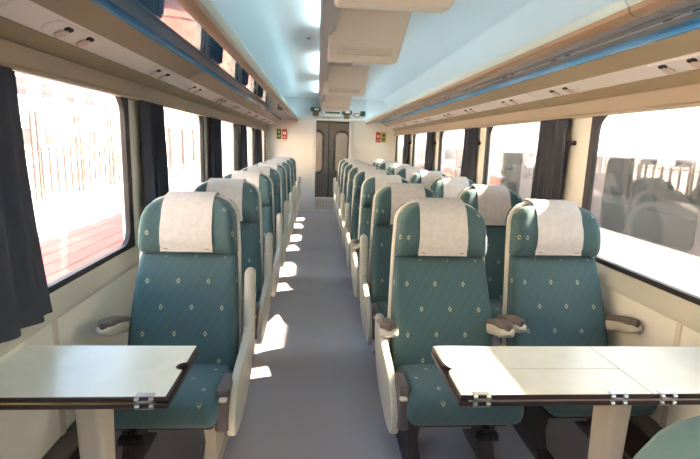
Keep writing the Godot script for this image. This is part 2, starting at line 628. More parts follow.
func racks() -> void:
	var places := ["behind the camera", "at the very front of the picture", "over the first seat row", "over the second and third rows", "over the middle rows", "towards the end wall", "against the end wall"]
	for side in [-1, 1]:
		var where := "left" if side < 0 else "right"
		# a is measured from the middle of the carriage
		var X := func(a: float) -> float: return XC + side * a
		# valance over the windows
		var g := Geo.new()
		g.prism(PackedVector2Array([Vector2(X.call(1.425), 1.762), Vector2(X.call(1.385), 1.762), Vector2(X.call(1.385), 1.775), Vector2(X.call(1.40), 1.785), Vector2(X.call(1.405), 1.862), Vector2(X.call(1.425), 1.87)]), "z", -D0, -D1)
		structure(put("trim", g, M.valance_tan), "tan valance band above the windows on the %s" % where, "trim")
		var b := D0
		for k in 8:
			var e := minf(1.63 + PITCH * (k - 1), D1)
			if e <= b + 0.05:
				continue
			var t := thing("luggage_rack", "%s luggage rack with blue glass edge, %s" % [where, places[mini(k, 6)]], "luggage rack", P(X.call(1.2), 1.85, (b + e) / 2.0))
			var sh := -t.position
			var z0 := -b - 0.003
			var z1 := -e + 0.003
			g = Geo.new()
			g.prism(PackedVector2Array([Vector2(X.call(1.41), 1.865), Vector2(X.call(1.335), 1.908), Vector2(X.call(1.335), 1.925), Vector2(X.call(1.418), 1.99)]), "z", z0, z1)
			g.warp(func(p): return p + sh)
			put("wall_panel", g, M.rack_tan, t)
			g = Geo.new()
			g.prism(PackedVector2Array([Vector2(X.call(1.333), 1.912), Vector2(X.call(1.222), 1.960), Vector2(X.call(1.222), 2.0), Vector2(X.call(1.333), 1.985)]), "z", z0, z1)
			g.warp(func(p): return p + sh)
			put("lamp_panel", g, M.lamp_panel, t)
			g = Geo.new()
			g.prism(PackedVector2Array([Vector2(X.call(1.220), 1.955), Vector2(X.call(1.118), 2.018), Vector2(X.call(1.118), 2.045), Vector2(X.call(1.22), 2.0)]), "z", z0, z1)
			g.warp(func(p): return p + sh)
			put("front_panel", g, M.rack_tan, t)
			g = Geo.new()
			g.prism(PackedVector2Array([Vector2(X.call(1.117), 2.012), Vector2(X.call(1.100), 2.012), Vector2(X.call(1.097), 2.022), Vector2(X.call(1.100), 2.046), Vector2(X.call(1.117), 2.046)]), "z", z0, z1)
			g.warp(func(p): return p + sh)
			put("edge_strip", g, M.blue_edge, t)
			g = Geo.new()
			g.prism(PackedVector2Array([Vector2(X.call(1.10), 2.030), Vector2(X.call(0.775), 2.018), Vector2(X.call(0.775), 2.026), Vector2(X.call(1.10), 2.038)]), "z", z0, z1)
			g.warp(func(p): return p + sh)
			put("glass_shelf", g, M.blue_glass, t)
			g = Geo.new()
			g.prism(PackedVector2Array([Vector2(X.call(0.795), 2.002), Vector2(X.call(0.765), 1.999), Vector2(X.call(0.742), 2.012), Vector2(X.call(0.738), 2.030), Vector2(X.call(0.795), 2.036)]), "z", z0, z1)
			g.warp(func(p): return p + sh)
			put("rail", g, M.rail_tan, t)
			g = Geo.new()
			g.prism(PackedVector2Array([Vector2(X.call(0.780), 2.034), Vector2(X.call(0.737), 2.030), Vector2(X.call(0.722), 2.050), Vector2(X.call(0.722), 2.062), Vector2(X.call(0.780), 2.060)]), "z", z0, z1)
			g.warp(func(p): return p + sh)
			put("rail_cap", g, M.rail_grey, t)
			# strip lamp hidden on top of the rail, lighting the sloping ceiling strip
			g = Geo.new()
			g.disc(Vector3(X.call(0.80), 2.075, (z0 + z1) / 2.0), "z", 0.012, z0 - z1 - 0.08, 10)
			g.warp(func(p): return p + sh)
			put("lamp_tube", g, M.lamp_tube, t)
			var al := AreaLight3D.new()
			al.name = "glow"
			al.area_size = Vector2(0.04, z0 - z1 - 0.08)
			al.light_color = Color(0.78, 0.95, 1.0)
			al.light_energy = 0.09
			al.shadow_enabled = true
			al.area_range = 14.0
			al.area_attenuation = 2.0
			t.add_child(al)
			al.position = Vector3(X.call(0.815), 2.095, (z0 + z1) / 2.0) + sh
			al.rotation = Vector3(PI / 2.0, 0, 0)
			al.rotate_z(-side * 0.5)
			# reading lamps let into the lamp panel, two and two
			if k > 0:
				var slope := (1.960 - 1.912) / (1.222 - 1.333)
				for q in [[0.42, 0.44], [1.45, 1.45]]:
					var dc: float = b + q[0] + 0.0
					if dc > e - 0.15:
						continue
					var base := Geo.new()
					base.prism(round_rect(Vector2(X.call(1.279), -dc), 0.085, 0.38, 0.04, 4), "y", -0.006, 0.02, 0.004, 1)
					base.warp(func(p): return Vector3(p.x, p.y + 1.912 + (absf(p.x - XC) - 1.333) * slope, p.z) + sh)
					var unit := put("lamp_plate", base, M.lamp_panel, t)
					for s in [-0.085, 0.085]:
						var lg := Geo.new()
						lg.disc(P(X.call(1.288), 0, dc + s), "y", 0.027, 0.026, 14)
						lg.warp(func(p): return Vector3(p.x, p.y - 0.002 + 1.912 + (absf(p.x - XC) - 1.333) * slope, p.z) + sh)
						put("lamp_button", lg, M.lamp_button, unit)
						var sl := Geo.new()
						sl.prism(round_rect(Vector2(X.call(1.258), -dc - s), 0.018, 0.046, 0.007, 3), "y", -0.013, 0.01)
						sl.warp(func(p): return Vector3(p.x, p.y + 1.912 + (absf(p.x - XC) - 1.333) * slope, p.z) + sh)
						put("switch", sl, M.slot_dark, unit)
			b = e

# ---------------------------------------------------------------- spine of the ceiling
func ceiling_units() -> void:
	var g := Geo.new()
	g.prism(PackedVector2Array([Vector2(0.00, 2.400), Vector2(0.012, 2.35), Vector2(0.04, 2.335), Vector2(0.09, 2.335), Vector2(0.115, 2.36), Vector2(0.115, 2.490), Vector2(0.40, 2.490), Vector2(0.40, CEIL), Vector2(0.09, CEIL), Vector2(0.09, 2.36), Vector2(0.03, 2.37), Vector2(0.02, 2.40)]), "z", -D0, -D1)
	structure(put("trim", g, M.duct_grey), "cream air duct trough running along the middle of the ceiling", "trim")

	var names := ["nearest the camera, cut by the picture's top edge", "second from the camera, with its air grille", "third from the camera", "last, right above the end door"]
	var ends := [2.38, 3.98, 6.71, 9.75]
	for k in 4:
		var e: float = ends[k]
		var t := thing("ceiling_air_unit", "cream wedge air unit under the ceiling, %s" % names[k], "air unit", P(0.35, 2.2, e))
		var sh := -t.position
		g = Geo.new()
		# side profile in (z, y): rising towards the camera, rounded lip at the far end
		var prof := PackedVector2Array([Vector2(-e - 0.24, 2.40), Vector2(-e - 0.20, 2.26), Vector2(-e - 0.12, 2.21), Vector2(-e - 0.02, 2.20), Vector2(-e + 0.03, 2.21), Vector2(-e + 0.68, 2.500), Vector2(-e + 0.70, 2.504), Vector2(-e - 0.24, 2.504)])
		g.prism(prof, "x", 0.068, 0.638, 0.025, 3)
		g.warp(func(p): return p + sh)
		put("body", g, M.duct_cream, t, 30.0)
		# grille on the slope near the lip: slats in a shallow frame
		var dirv := Vector2(0.55, 0.285).normalized()
		var nrm := Vector2(dirv.y, -dirv.x)
		var c0 := Vector2(-e + 0.10, 2.245)
		var gr := Geo.new()
		for s in 5:
			var c := c0 + dirv * (0.022 * s) + nrm * 0.004
			var q := PackedVector2Array([c - dirv * 0.007 - nrm * 0.008, c + dirv * 0.007 - nrm * 0.008, c + dirv * 0.005 + nrm * 0.006, c - dirv * 0.005 + nrm * 0.004])
			gr.prism(q, "x", 0.135, 0.565)
		gr.warp(func(p): return p + sh)
		put("grille", gr, M.grille_tan, t)
	# fluorescent tubes lying in the trough, left and right by turns
	var spans := [[-1, 2.45, 4.15, "nearest lamp tube in the left side of the ceiling trough"], [1, 3.75, 5.4, "nearest lamp tube in the right side of the ceiling trough"], [-1, 5.35, 6.9, "middle lamp tube in the left side of the ceiling trough"], [1, 6.6, 8.1, "middle lamp tube in the right side of the ceiling trough"], [-1, 7.7, 9.4, "far lamp tube in the left side of the ceiling trough"], [1, 9.2, 10.4, "far lamp tube in the right side of the ceiling trough"], [-1, -0.6, 1.1, "lamp tube in the left of the trough above the camera"], [1, -0.4, 1.3, "lamp tube in the right of the trough above the camera"]]
	for s in spans:
		var x: float = 0.058 if s[0] < 0 else 0.50
		var mid: float = (s[1] + s[2]) / 2.0
		var t := thing("lamp_tube", s[3], "lamp", P(x, 2.40 if s[0] < 0 else 2.468, mid), "fluorescent tubes in the ceiling trough")
		g = Geo.new()
		g.disc(Vector3(0, 0.0, 0), "z", 0.013, s[2] - s[1], 12)
		put("tube", g, M.lamp_tube, t)
		g = Geo.new()
		for q in [-1, 1]:
			g.box(Vector3(0, -0.012, q * (s[2] - s[1]) / 2.0), Vector3(0.035, 0.05, 0.03), 0.005)
		put("socket", g, M.frame_white, t)
		var al := AreaLight3D.new()
		al.name = "glow"
		al.area_size = Vector2(0.05, s[2] - s[1] - 0.06)
		al.light_color = Color(0.83, 0.95, 1.0)
		al.light_energy = 0.5
		al.shadow_enabled = true
		al.area_range = 14.0
		al.area_attenuation = 2.0
		t.add_child(al)
		al.position = Vector3(0, 0.022, 0)
		al.rotation = Vector3(PI / 2.0, 0, 0) # shine upwards
	# small ceiling sensor left of the trough
	var sn := thing("ceiling_sensor", "tiny dark sensor dot on the ceiling left of the air duct", "sensor", P(-0.10, CEIL, 4.6))
	g = Geo.new()
	g.disc(Vector3(0, -0.006, 0), "y", 0.022, 0.012, 14)
	put("base", g, M.ceiling_white, sn)
	g = Geo.new()
	g.disc(Vector3(0, -0.014, 0), "y", 0.012, 0.006, 12)
	put("lens", g, M.slot_dark, sn)

# ---------------------------------------------------------------- end wall, door and vestibule
func far_end() -> void:
	var g := Geo.new()
	var zt := 0.06
	var dl := -0.04
	var dr := 0.71
	var dh := 2.065
	# wall as pieces round the doorway
	g.box(P((XL - 0.1 + dl) / 2.0, 1.03, D1 + zt / 2.0), Vector3(dl - XL + 0.1, 2.07, zt))
	g.box(P((XR + 0.1 + dr) / 2.0, 1.03, D1 + zt / 2.0), Vector3(XR + 0.1 - dr, 2.07, zt))
	var w := put("wall_back", g, M.end_wall)
	structure(w, "cream end wall of the carriage on both sides of the door", "wall")
	g = Geo.new()
	g.box(P(XC, 2.33, D1 + zt / 2.0), Vector3(3.0, 0.53, zt))
	structure(put("wall_header", g, M.ceiling_white), "bluish white upper band of the end wall above the door", "wall")
	# thin seam trim between both
	g = Geo.new()
	g.box(P(XC, 2.07, D1 - 0.004), Vector3(2.84, 0.022, 0.016), 0.003)
	structure(put("trim", g, M.frame_white), "white seam strip across the end wall at door height", "trim")

	var d := Node3D.new()
	d.name = "door_1"
	add_child(d)
	d.position = P(0.335, 0, D1)
	structure(d, "glazed sliding door in a white frame in the end wall", "door")
	var sh := -d.position
	g = Geo.new()
	g.box(P(dl - 0.025, 1.03, D1 - 0.01) + sh, Vector3(0.07, 2.06, 0.10), 0.008)
	g.box(P(dr + 0.025, 1.03, D1 - 0.01) + sh, Vector3(0.07, 2.06, 0.10), 0.008)
	g.box(P(0.335, 2.065, D1 - 0.01) + sh, Vector3(0.87, 0.06, 0.10), 0.008)
	put("door_frame", g, M.frame_white, d)
	g = Geo.new()
	g.box(P(0.335, 0.02, D1) + sh, Vector3(0.80, 0.04, 0.10), 0.006)
	put("threshold", g, M.frame_white, d)
	g = Geo.new()
	g.box(P(0.335, 0.32, D1 + 0.02) + sh, Vector3(0.74, 0.05, 0.035), 0.006)
	g.box(P(0.335, 0.065, D1 + 0.02) + sh, Vector3(0.74, 0.05, 0.035), 0.006)
	g.box(P(dl + 0.02, 0.2, D1 + 0.02) + sh, Vector3(0.04, 0.28, 0.035), 0.006)
	g.box(P(dr - 0.02, 0.2, D1 + 0.02) + sh, Vector3(0.04, 0.28, 0.035), 0.006)
	put("kick_frame", g, M.frame_white, d)
	g = Geo.new()
	g.box(P(0.335, 0.19, D1 + 0.03) + sh, Vector3(0.68, 0.22, 0.01))
	var kp := put("kick_panel", g, M.grille_tan, d)
	g = Geo.new()
	for r in 3:
		for c in 9:
			g.box(P(0.06 + 0.069 * c, 0.125 + 0.065 * r, D1 + 0.02) + sh, Vector3(0.045, 0.035, 0.012), 0.003)
	put("vent", g, M.frame_white, kp)
	g = Geo.new()
	g.box(P(0.335, 1.19, D1 + 0.02) + sh, Vector3(0.70, 1.70, 0.008))
	put("pane", g, M.door_glass, d)

	# vestibule behind
	var v0 := D1 + zt
	var v1 := 12.0
	g = Geo.new()
	g.box(P(-0.75, 1.25, (v0 + v1) / 2.0), Vector3(0.06, 2.5, v1 - v0))
	g.box(P(1.40, 1.25, (v0 + v1) / 2.0), Vector3(0.06, 2.5, v1 - v0))
	structure(put("wall_vestibule", g, M.door_dark), "dark brown side walls of the vestibule behind the end door", "wall")
	g = Geo.new()
	g.box(P(0.325, 2.24, (v0 + v1) / 2.0), Vector3(2.1, 0.06, v1 - v0))
	structure(put("ceiling_vestibule", g, M.door_dark), "low dark ceiling of the vestibule", "ceiling")
	g = Geo.new()
	for q in [[-0.60, 0.38], [1.13, 0.5]]:
		g.box(P(q[0], 1.1, v1 + 0.03), Vector3(q[1], 2.2, 0.06))
	g.box(P(0.3, 2.16, v1 + 0.03), Vector3(1.5, 0.22, 0.06))
	structure(put("wall_gangway", g, M.door_dark), "dark end wall of the vestibule round the double door", "wall")
	var dd := Node3D.new()
	dd.name = "door_2"
	add_child(dd)
	dd.position = P(0.29, 0, v1)
	structure(dd, "tan double door with black-rimmed rounded windows at the end of the vestibule", "door")
	for s in [-1, 1]:
		var lc: float = s * 0.295
		var outer := PackedVector2Array([Vector2(lc - 0.28, 0.03), Vector2(lc + 0.28, 0.03), Vector2(lc + 0.28, 2.05), Vector2(lc - 0.28, 2.05)])
		var hole := round_rect(Vector2(lc + s * 0.02, 1.33), 0.33, 1.02, 0.13, 6)
		g = Geo.new()
		# door leaf with a rounded window: four slabs and corner fillets round the hole
		g.box(Vector3(lc, 0.425, 0.02), Vector3(0.56, 0.79, 0.04))
		g.box(Vector3(lc, 1.945, 0.02), Vector3(0.56, 0.21, 0.04))
		var hl: float = lc + s * 0.02 - 0.165
		var hr: float = lc + s * 0.02 + 0.165
		g.box(Vector3((lc - 0.28 + hl) / 2.0, 1.33, 0.02), Vector3(hl - lc + 0.28, 1.02, 0.04))
		g.box(Vector3((lc + 0.28 + hr) / 2.0, 1.33, 0.02), Vector3(lc + 0.28 - hr, 1.02, 0.04))
		var leaf := put("door_leaf", g, M.door_tan, dd)
		g = Geo.new()
		var rings := []
		for e in [[0.035, 0.052], [-0.02, 0.052], [-0.02, -0.01], [0.035, -0.01]]:
			var q := PackedVector3Array()
			for p in Geo.shrink(hole, -e[0]):
				q.append(Vector3(p.x, p.y, e[1]))
			rings.append(q)
		g.loft(rings, true)
		put("window_rim", g, M.gasket, leaf)
		g = Geo.new()
		g.box(Vector3(lc + s * 0.02, 1.33, 0.01), Vector3(0.36, 1.05, 0.006))
		put("pane", g, M.door_glass, leaf)
	g = Geo.new()
	g.box(Vector3(0, 1.04, 0.03), Vector3(0.034, 2.0, 0.05), 0.006)
	put("rubber_seal", g, M.gasket, dd)
	g = Geo.new()
	g.box(P(0.3, 1.1, 12.9), Vector3(2.6, 2.6, 0.08))
	structure(put("wall_gangway", g, M.door_tan), "dim end of the next carriage seen through the double door windows", "wall")
	# vestibule ceiling lamp
	var vl := thing("vestibule_lamp", "small round ceiling lamp inside the vestibule behind the door", "lamp", P(0.3, 2.2, 11.3))
	g = Geo.new()
	g.disc(Vector3(0, -0.004, 0), "y", 0.10, 0.03, 20)
	put("diffuser", g, M.lamp_tube, vl)
	var sp := OmniLight3D.new()
	sp.name = "glow"
	sp.light_color = Color(1.0, 0.9, 0.75)
	sp.light_energy = 0.05
	sp.light_size = 0.08
	sp.omni_range = 8.0
	sp.omni_attenuation = 2.0
	sp.shadow_enabled = true
	vl.add_child(sp)
	sp.position = Vector3(0, -0.14, 0)

	# notices on the end wall: pairs left and right of the door
	for s in [[-0.845, "sign_green", "dark green notice left of the door beside a red one"], [-0.725, "sign_red", "red notice left of the door beside a green one"], [1.350, "sign_red", "red notice right of the door beside a yellow-green one"], [1.470, "sign_yellow", "yellow-green notice right of the door beside a red one"]]:
		var t := thing("notice", s[2], "sign", P(s[0], 1.72, D1), "small notices on the end wall")
		g = Geo.new()
		g.box(Vector3(0, 0, 0.006), Vector3(0.105, 0.22, 0.012), 0.003)
		put("plate", g, M[s[1]], t)
		g = Geo.new()
		if s[1] == "sign_red":
			g.disc(Vector3(0, 0.02, 0.013), "z", 0.032, 0.003, 18)
			g.box(Vector3(0, -0.065, 0.013), Vector3(0.07, 0.012, 0.003))
		else:
			g.box(Vector3(0, 0.045, 0.013), Vector3(0.05, 0.05, 0.003))
			g.box(Vector3(0, -0.045, 0.013), Vector3(0.07, 0.03, 0.003))
		put("pictogram", g, M.sign_white if s[1] == "sign_red" else M.sign_yellow if s[1] == "sign_green" else M.sign_green, t)
	# green lamps on brown brackets above the door corners
	for s in [[-0.05, 2.195, "left"], [0.63, 2.155, "right"]]:
		var t := thing("exit_lamp", "small green lamp box on a brown bracket above the %s corner of the door" % s[2], "lamp", P(s[0], s[1], D1))
		g = Geo.new()
		g.box(Vector3(0, 0.075, 0.04), Vector3(0.22, 0.085, 0.08), 0.012)
		put("housing", g, M.sign_green, t)
		g = Geo.new()
		g.box(Vector3(0, -0.02, 0.035), Vector3(0.13, 0.10, 0.07), 0.01)
		put("bracket", g, M.bracket_brown, t)
		g = Geo.new()
		g.box(Vector3(0.02, 0.075, 0.081), Vector3(0.10, 0.04, 0.004))
		put("label_plate", g, M.sign_white, t)
	var inf := thing("information_display", "cream display box with a dark strip above the end door", "display", P(0.32, 2.20, D1))
	g = Geo.new()
	g.box(Vector3(0, 0, 0.03), Vector3(0.40, 0.18, 0.06), 0.012)
	put("housing", g, M.frame_white, inf)
	g = Geo.new()
	g.box(Vector3(0, 0.012, 0.061), Vector3(0.32, 0.045, 0.006))
	put("screen", g, M.sign_green, inf)
	var ov := thing("oval_sticker", "small white oval sticker with a red rim right of the end door top", "sign", P(0.86, 2.18, D1))
	g = Geo.new()
	g.disc(Vector3(0, 0, 0.002), "z", 0.05, 0.004, 24)
	g.warp(func(p): return Vector3(p.x * 1.5, p.y, p.z))
	put("rim", g, M.sign_red, ov)
	g = Geo.new()
	g.disc(Vector3(0, 0, 0.005), "z", 0.036, 0.003, 24)
	g.warp(func(p): return Vector3(p.x * 1.5, p.y, p.z))
	put("face", g, M.sign_white, ov)
	var sq := thing("loudspeaker", "dark square loudspeaker high on the end wall right of the door", "loudspeaker", P(0.985, 2.215, D1))
	g = Geo.new()
	g.box(Vector3(0, 0, 0.015), Vector3(0.11, 0.11, 0.03), 0.006)
	put("housing", g, M.sign_green, sq)
	g = Geo.new()
	for r in 4:
		g.box(Vector3(0, -0.03 + 0.02 * r, 0.031), Vector3(0.08, 0.008, 0.004))
	put("grille", g, M.slot_dark, sq)

# ---------------------------------------------------------------- curtains
func curtain_mesh(x: float, side: int, d0: float, d1: float, flare: float, seed_: int, ybot := 0.80) -> Geo:
	var rng := RandomNumberGenerator.new()
	rng.seed = seed_
	var ph := rng.randf() * TAU
	var rows := []
	var nu := 61
	for r in 15:
		var v := r / 14.0
		var y := lerpf(1.752, ybot, v)
		var q := PackedVector3Array()
		for i in nu:
			var s := i / (nu - 1.0)
			var e := lerpf(d0, d1, s) + flare * v * v * (s - 0.3)
			var amp := 0.021 + 0.013 * v if side < 0 else 0.015 + 0.007 * v
			var wv := sin(s * TAU * 5.0 + ph + 0.8 * sin(v * 2.0 + ph)) + 0.45 * sin(s * TAU * 8.7 + ph * 2.0)
			var yy := y + (0.012 * sin(s * TAU * 5.0 + ph) if r == 14 else 0.0)
			q.append(P(x - side * ((0.062 if side < 0 else 0.048) + amp * wv), yy, e + 0.008 * sin(s * TAU * 5.0 + ph + 1.5)))
		rows.append(q)
	var g := Geo.new()
	g.sheet(rows, 0.004)
	return g

func curtains() -> void:
	var words := ["first", "second", "third", "fourth", "fifth", "sixth"]
	for side in [-1, 1]:
		var x: float = XL if side < 0 else XR
		for k in 6:
			var d0 := (3.02 if side < 0 else 3.12) + PITCH * (k - 1)
			var d1 := d0 + (0.33 if side < 0 else 0.37)
			if d1 > D1:
				continue
			var fl := 0.04
			if side < 0 and k == 0:
				d0 = 1.30
				d1 = 1.755
				fl = 0.13
			var t := thing("curtain", "dark blue-grey gathered curtain, %s from the camera on the %s wall" % [words[k], "left" if side < 0 else "right"], "curtain", P(x, 0.8, (d0 + d1) / 2.0), "gathered window curtains")
			var sh := -t.position
			var g := curtain_mesh(x, side, d0, d1, fl, 40 + k * 7 + side, 0.84 if k == 0 else 0.87)
			g.warp(func(p): return p + sh)
			put("cloth", g, M.curtain_cloth, t, 60.0)
			g = Geo.new()
			g.box(P(x - side * 0.05, 1.756, (d0 + d1) / 2.0) + sh, Vector3(0.02, 0.014, d1 - d0 + 0.04), 0.004)
			put("track", g, M.dark_trim, t)
			if side > 0:
				g = Geo.new()
				g.disc(P(x - 0.025, 1.60, d0 - 0.03) + sh, "x", 0.016, 0.05, 12)
				put("hook", g, M.dark_trim, t)

# ---------------------------------------------------------------- seats
const ZF := [Vector2(0.33, 0.255), Vector2(0.42, 0.240), Vector2(0.58, 0.182), Vector2(0.75, 0.116), Vector2(0.90, 0.048), Vector2(0.948, 0.016), Vector2(0.99, -0.005)]
const ZH := [Vector2(0.944, 0.010), Vector2(0.965, 0.040), Vector2(1.02, 0.062), Vector2(1.10, 0.056), Vector2(1.18, 0.026), Vector2(1.253, -0.012)]

func half_width(y: float) -> float:
	if y > 1.133:
		return 0.120 + 0.119 * sqrt(maxf(0.0, 1.0 - pow((y - 1.133) / 0.12, 2.0)))
	return spline([Vector2(0.3, 0.275), Vector2(0.6, 0.270), Vector2(0.95, 0.252), Vector2(1.133, 0.239)], y)

func zback(y: float) -> float:
	return 0.10 - 0.225 * (y - 0.36) / 0.9

func body_ring(y: float, front: Array, wing: float, e := 0.0, wadd := 0.0, zoff := 0.0) -> PackedVector3Array:
	var w := half_width(y) + wadd - e * 0.4
	var r := 0.035
	var q := PackedVector3Array()
	var n := 19
	for i in n:
		var s := -1.0 + 2.0 * i / (n - 1)
		var x := w * sin(s * PI / 2.0 * 0.999) if true else s
		var ax := absf(x) / w
		var z := spline(front, y) + wing * pow(ax, 3.0) - e
		var over := maxf(0.0, absf(x) - (w - r)) / r
		z -= (r + wing * 0.5) * (1.0 - sqrt(maxf(0.0, 1.0 - over * over)))
		q.append(Vector3(x, y, z + zoff))
	var zb := zback(y) + e
	for i in 7:
		var s := 1.0 - 2.0 * i / 6.0
		q.append(Vector3(w * s * 0.995, y, zb + zoff))
	return q

func settle(p: Vector3) -> Vector3:
	return Vector3(p.x, p.y - 0.018 * smoothstep(0.98, 1.18, p.y), p.z)

func make_seat(called: String, label: String, aisle: int, aisle_up: bool, window_arm: bool, pale_leg: bool, group: String) -> Node3D:
	# origin on the floor below the seat; the sitter looks along +z, towards the camera
	var t := thing(called, label, "seat", Vector3.ZERO, group)
	var g := Geo.new()
	var rings := []
	for y in [0.325, 0.33, 0.38, 0.46, 0.52, 0.58, 0.66, 0.74, 0.82, 0.88, 0.92, 0.938, 0.946, 0.965, 0.99]:
		rings.append(body_ring(y, ZF, 0.018, 0.02 if y > 0.94 or y < 0.327 else 0.006 if y > 0.93 else 0.0, -0.004 if y > 0.95 else 0.0))
	g.loft(rings)
	put("backrest", g, M.seat_fabric, t, 50.0)
	g = Geo.new()
	rings = []
	for y in [0.944, 0.948, 0.957, 0.97, 1.0, 1.05, 1.1, 1.133, 1.16, 1.185, 1.205, 1.222, 1.235, 1.245, 1.2505, 1.253]:
		var rr := 0.045
		var over: float = maxf(0.0, y - (1.2535 - rr)) / rr
		var e := rr * (1.0 - sqrt(maxf(0.0, 1.0 - over * over)))
		if y < 0.946:
			e = 0.02
		rings.append(body_ring(y, ZH, 0.030, e))
	g.loft(rings)
	g.warp(settle)
	var head := put("headrest", g, M.seat_fabric, t, 50.0)
	# linen cover laid over the headrest
	var path := []
	for y in [1.09, 1.15, 1.20, 1.235]:
		path.append(Vector2(y, zback(y) - 0.064))
	path.append_array([Vector2(1.262, zback(1.25) - 0.050), Vector2(1.274, zback(1.25) - 0.025), Vector2(1.2755, -0.098), Vector2(1.270, -0.066), Vector2(1.2625, -0.042), Vector2(1.250, -0.022)])
	for y in [1.23, 1.20, 1.16, 1.12, 1.08, 1.04, 1.01, 0.985]:
		path.append(Vector2(y, spline(ZH, y) + 0.008))
	path.append(Vector2(0.962, spline(ZH, 0.985) + 0.012))
	var rows := []
	var nz := FastNoiseLite.new()
	nz.seed = 9
	nz.frequency = 6.0
	for p in path:
		var q := PackedVector3Array()
		for i in 13:
			var x := -0.129 + 0.258 * i / 12.0
			var k: float = nz.get_noise_2d(x * 1.5, p.x) * 0.004
			var lift := 0.030 * pow(absf(x) / 0.25, 3.0) if p.x < 1.24 and p.y > -0.03 else 0.0
			q.append(Vector3(x + (1.2 - p.x) * 0.02 * signf(x) * absf(x) / 0.129, p.x + (k * 0.5 if p.x < 0.97 else 0.0), p.y + lift + absf(k)))
		rows.append(q)
	g = Geo.new()
	g.sheet(rows, 0.004)
	g.warp(settle)
	var cov := put("headrest_cover", g, M.cover_linen, t, 60.0)
	cov.set_meta("label", "linen headrest cover")
	g = Geo.new()
	for s in [-1, 1]:
		g.box(Vector3(s * 0.105, 0.978, spline(ZH, 0.985) + 0.018), Vector3(0.022, 0.003, 0.004))
	put("stitching", g, M.cover_stitch, cov)
	# cream shell hugging the back, teal panel behind
	g = Geo.new()
	rings = []
	for y in [0.28, 0.285, 0.4, 0.6, 0.8, 0.95, 1.05, 1.133, 1.17, 1.2, 1.222, 1.24, 1.252, 1.258, 1.264]:
		var yy := minf(y, 1.2529)
		var w := half_width(yy) + 0.013 + (0.006 if y > 1.25 else 0.0)
		var e := 0.012 if y > 1.26 or y < 0.282 else 0.0
		var q := PackedVector3Array()
		for c in [[-1, 0.024], [-1.0, 0.0], [-0.93, -0.03], [0.93, -0.03], [1.0, 0.0], [1, 0.024], [0.97, 0.030], [-0.97, 0.030]]:
			q.append(Vector3((w - e) * c[0], y, zback(yy) + clampf(c[1], -0.03 + e, 0.030 - e)))
		rings.append(q)
	g.loft(rings)
	g.warp(settle)
	put("back_shell", g, M.shell_plastic, t, 35.0)
	g = Geo.new()
	rings = []
	for y in [0.42, 0.43, 0.6, 0.8, 0.95, 1.05, 1.133, 1.17, 1.2, 1.22, 1.235, 1.242]:
		var w := half_width(y) + 0.009
		var e := 0.012 if y < 0.425 or y > 1.24 else 0.0
		var q := PackedVector3Array()
		for c in [[-1, -0.028], [-0.95, -0.046], [-0.5, -0.054], [0.5, -0.054], [0.95, -0.046], [1, -0.028]]:
			q.append(Vector3((w - e) * c[0], y, zback(y) + c[1] + e))
		rings.append(q)
	g.loft(rings)
	g.warp(settle)
	put("back_panel", g, M.seat_fabric, t, 40.0)
	# cushion
	g = Geo.new()
	var prof := chaikin(PackedVector2Array([Vector2(0.14, 0.29), Vector2(0.14, 0.415), Vector2(0.30, 0.425), Vector2(0.54, 0.465), Vector2(0.640, 0.455), Vector2(0.662, 0.40), Vector2(0.645, 0.325), Vector2(0.59, 0.300), Vector2(0.25, 0.285)]), 3)
	g.prism(prof, "x", -0.262, 0.262, 0.045, 5)
	put("seat_cushion", g, M.seat_fabric, t, 50.0)
	g = Geo.new()
	g.box(Vector3(0, 0.275, 0.36), Vector3(0.46, 0.03, 0.40), 0.008)
	put("seat_frame", g, M.dark_trim, t)
	# perforated foot lever under the front edge
	g = Geo.new()
	for c in 5:
		g.box(Vector3(-0.10 * aisle + 0.02 * (c - 2), 0.268, 0.635), Vector3(0.008, 0.03, 0.035))
	for c in 3:
		g.box(Vector3(-0.10 * aisle, 0.257 + 0.011 * c, 0.635), Vector3(0.095, 0.004, 0.036))
	g.box(Vector3(-0.10 * aisle, 0.283, 0.60), Vector3(0.03, 0.03, 0.06))
	put("lever_plate", g, M.slot_dark, t)
	# two sheet metal legs
	for s in [-1, 1]:
		g = Geo.new()
		var lr := []
		for e in [[0.0, 0.045, 0.17], [0.012, 0.045, 0.17], [0.03, 0.030, 0.10], [0.12, 0.024, 0.075], [0.27, 0.030, 0.10]]:
			lr.append(PackedVector3Array([Vector3(-e[1], e[0], 0.36 - e[2]), Vector3(e[1], e[0], 0.36 - e[2]), Vector3(e[1], e[0], 0.36 + e[2]), Vector3(-e[1], e[0], 0.36 + e[2])]))
		g.loft(lr)
		var off: float = s * 0.19
		g.warp(func(p): return p + Vector3(off, 0, 0))
		put("leg", g, M.pedestal if pale_leg and s == aisle else M.dark_leg, t, 30.0)
	# aisle side: panel, control box, arm
	if aisle != 0:
		g = Geo.new()
		var side := chaikin(PackedVector2Array([Vector2(0.0, 0.62), Vector2(-0.05, 0.52), Vector2(-0.04, 0.36), Vector2(0.07, 0.23), Vector2(0.30, 0.175), Vector2(0.52, 0.19), Vector2(0.575, 0.27), Vector2(0.565, 0.42), Vector2(0.46, 0.49), Vector2(0.22, 0.53), Vector2(0.12, 0.60), Vector2(0.08, 0.62)]), 2)
		g.prism(side, "x", 0.300 * aisle, 0.340 * aisle, 0.012, 2)
		var shear := func(p: Vector3) -> Vector3: return Vector3(p.x + aisle * 0.05 * (p.y - 0.50), p.y, p.z)
		g.warp(shear)
		put("side_panel", g, M.cream_plastic, t)
		g = Geo.new()
		g.box(Vector3(0.281 * aisle, 0.365, 0.50), Vector3(0.060, 0.22, 0.16), 0.012)
		g.warp(shear)
		var bx := put("control_box", g, M.box_brown, t)
		g = Geo.new()
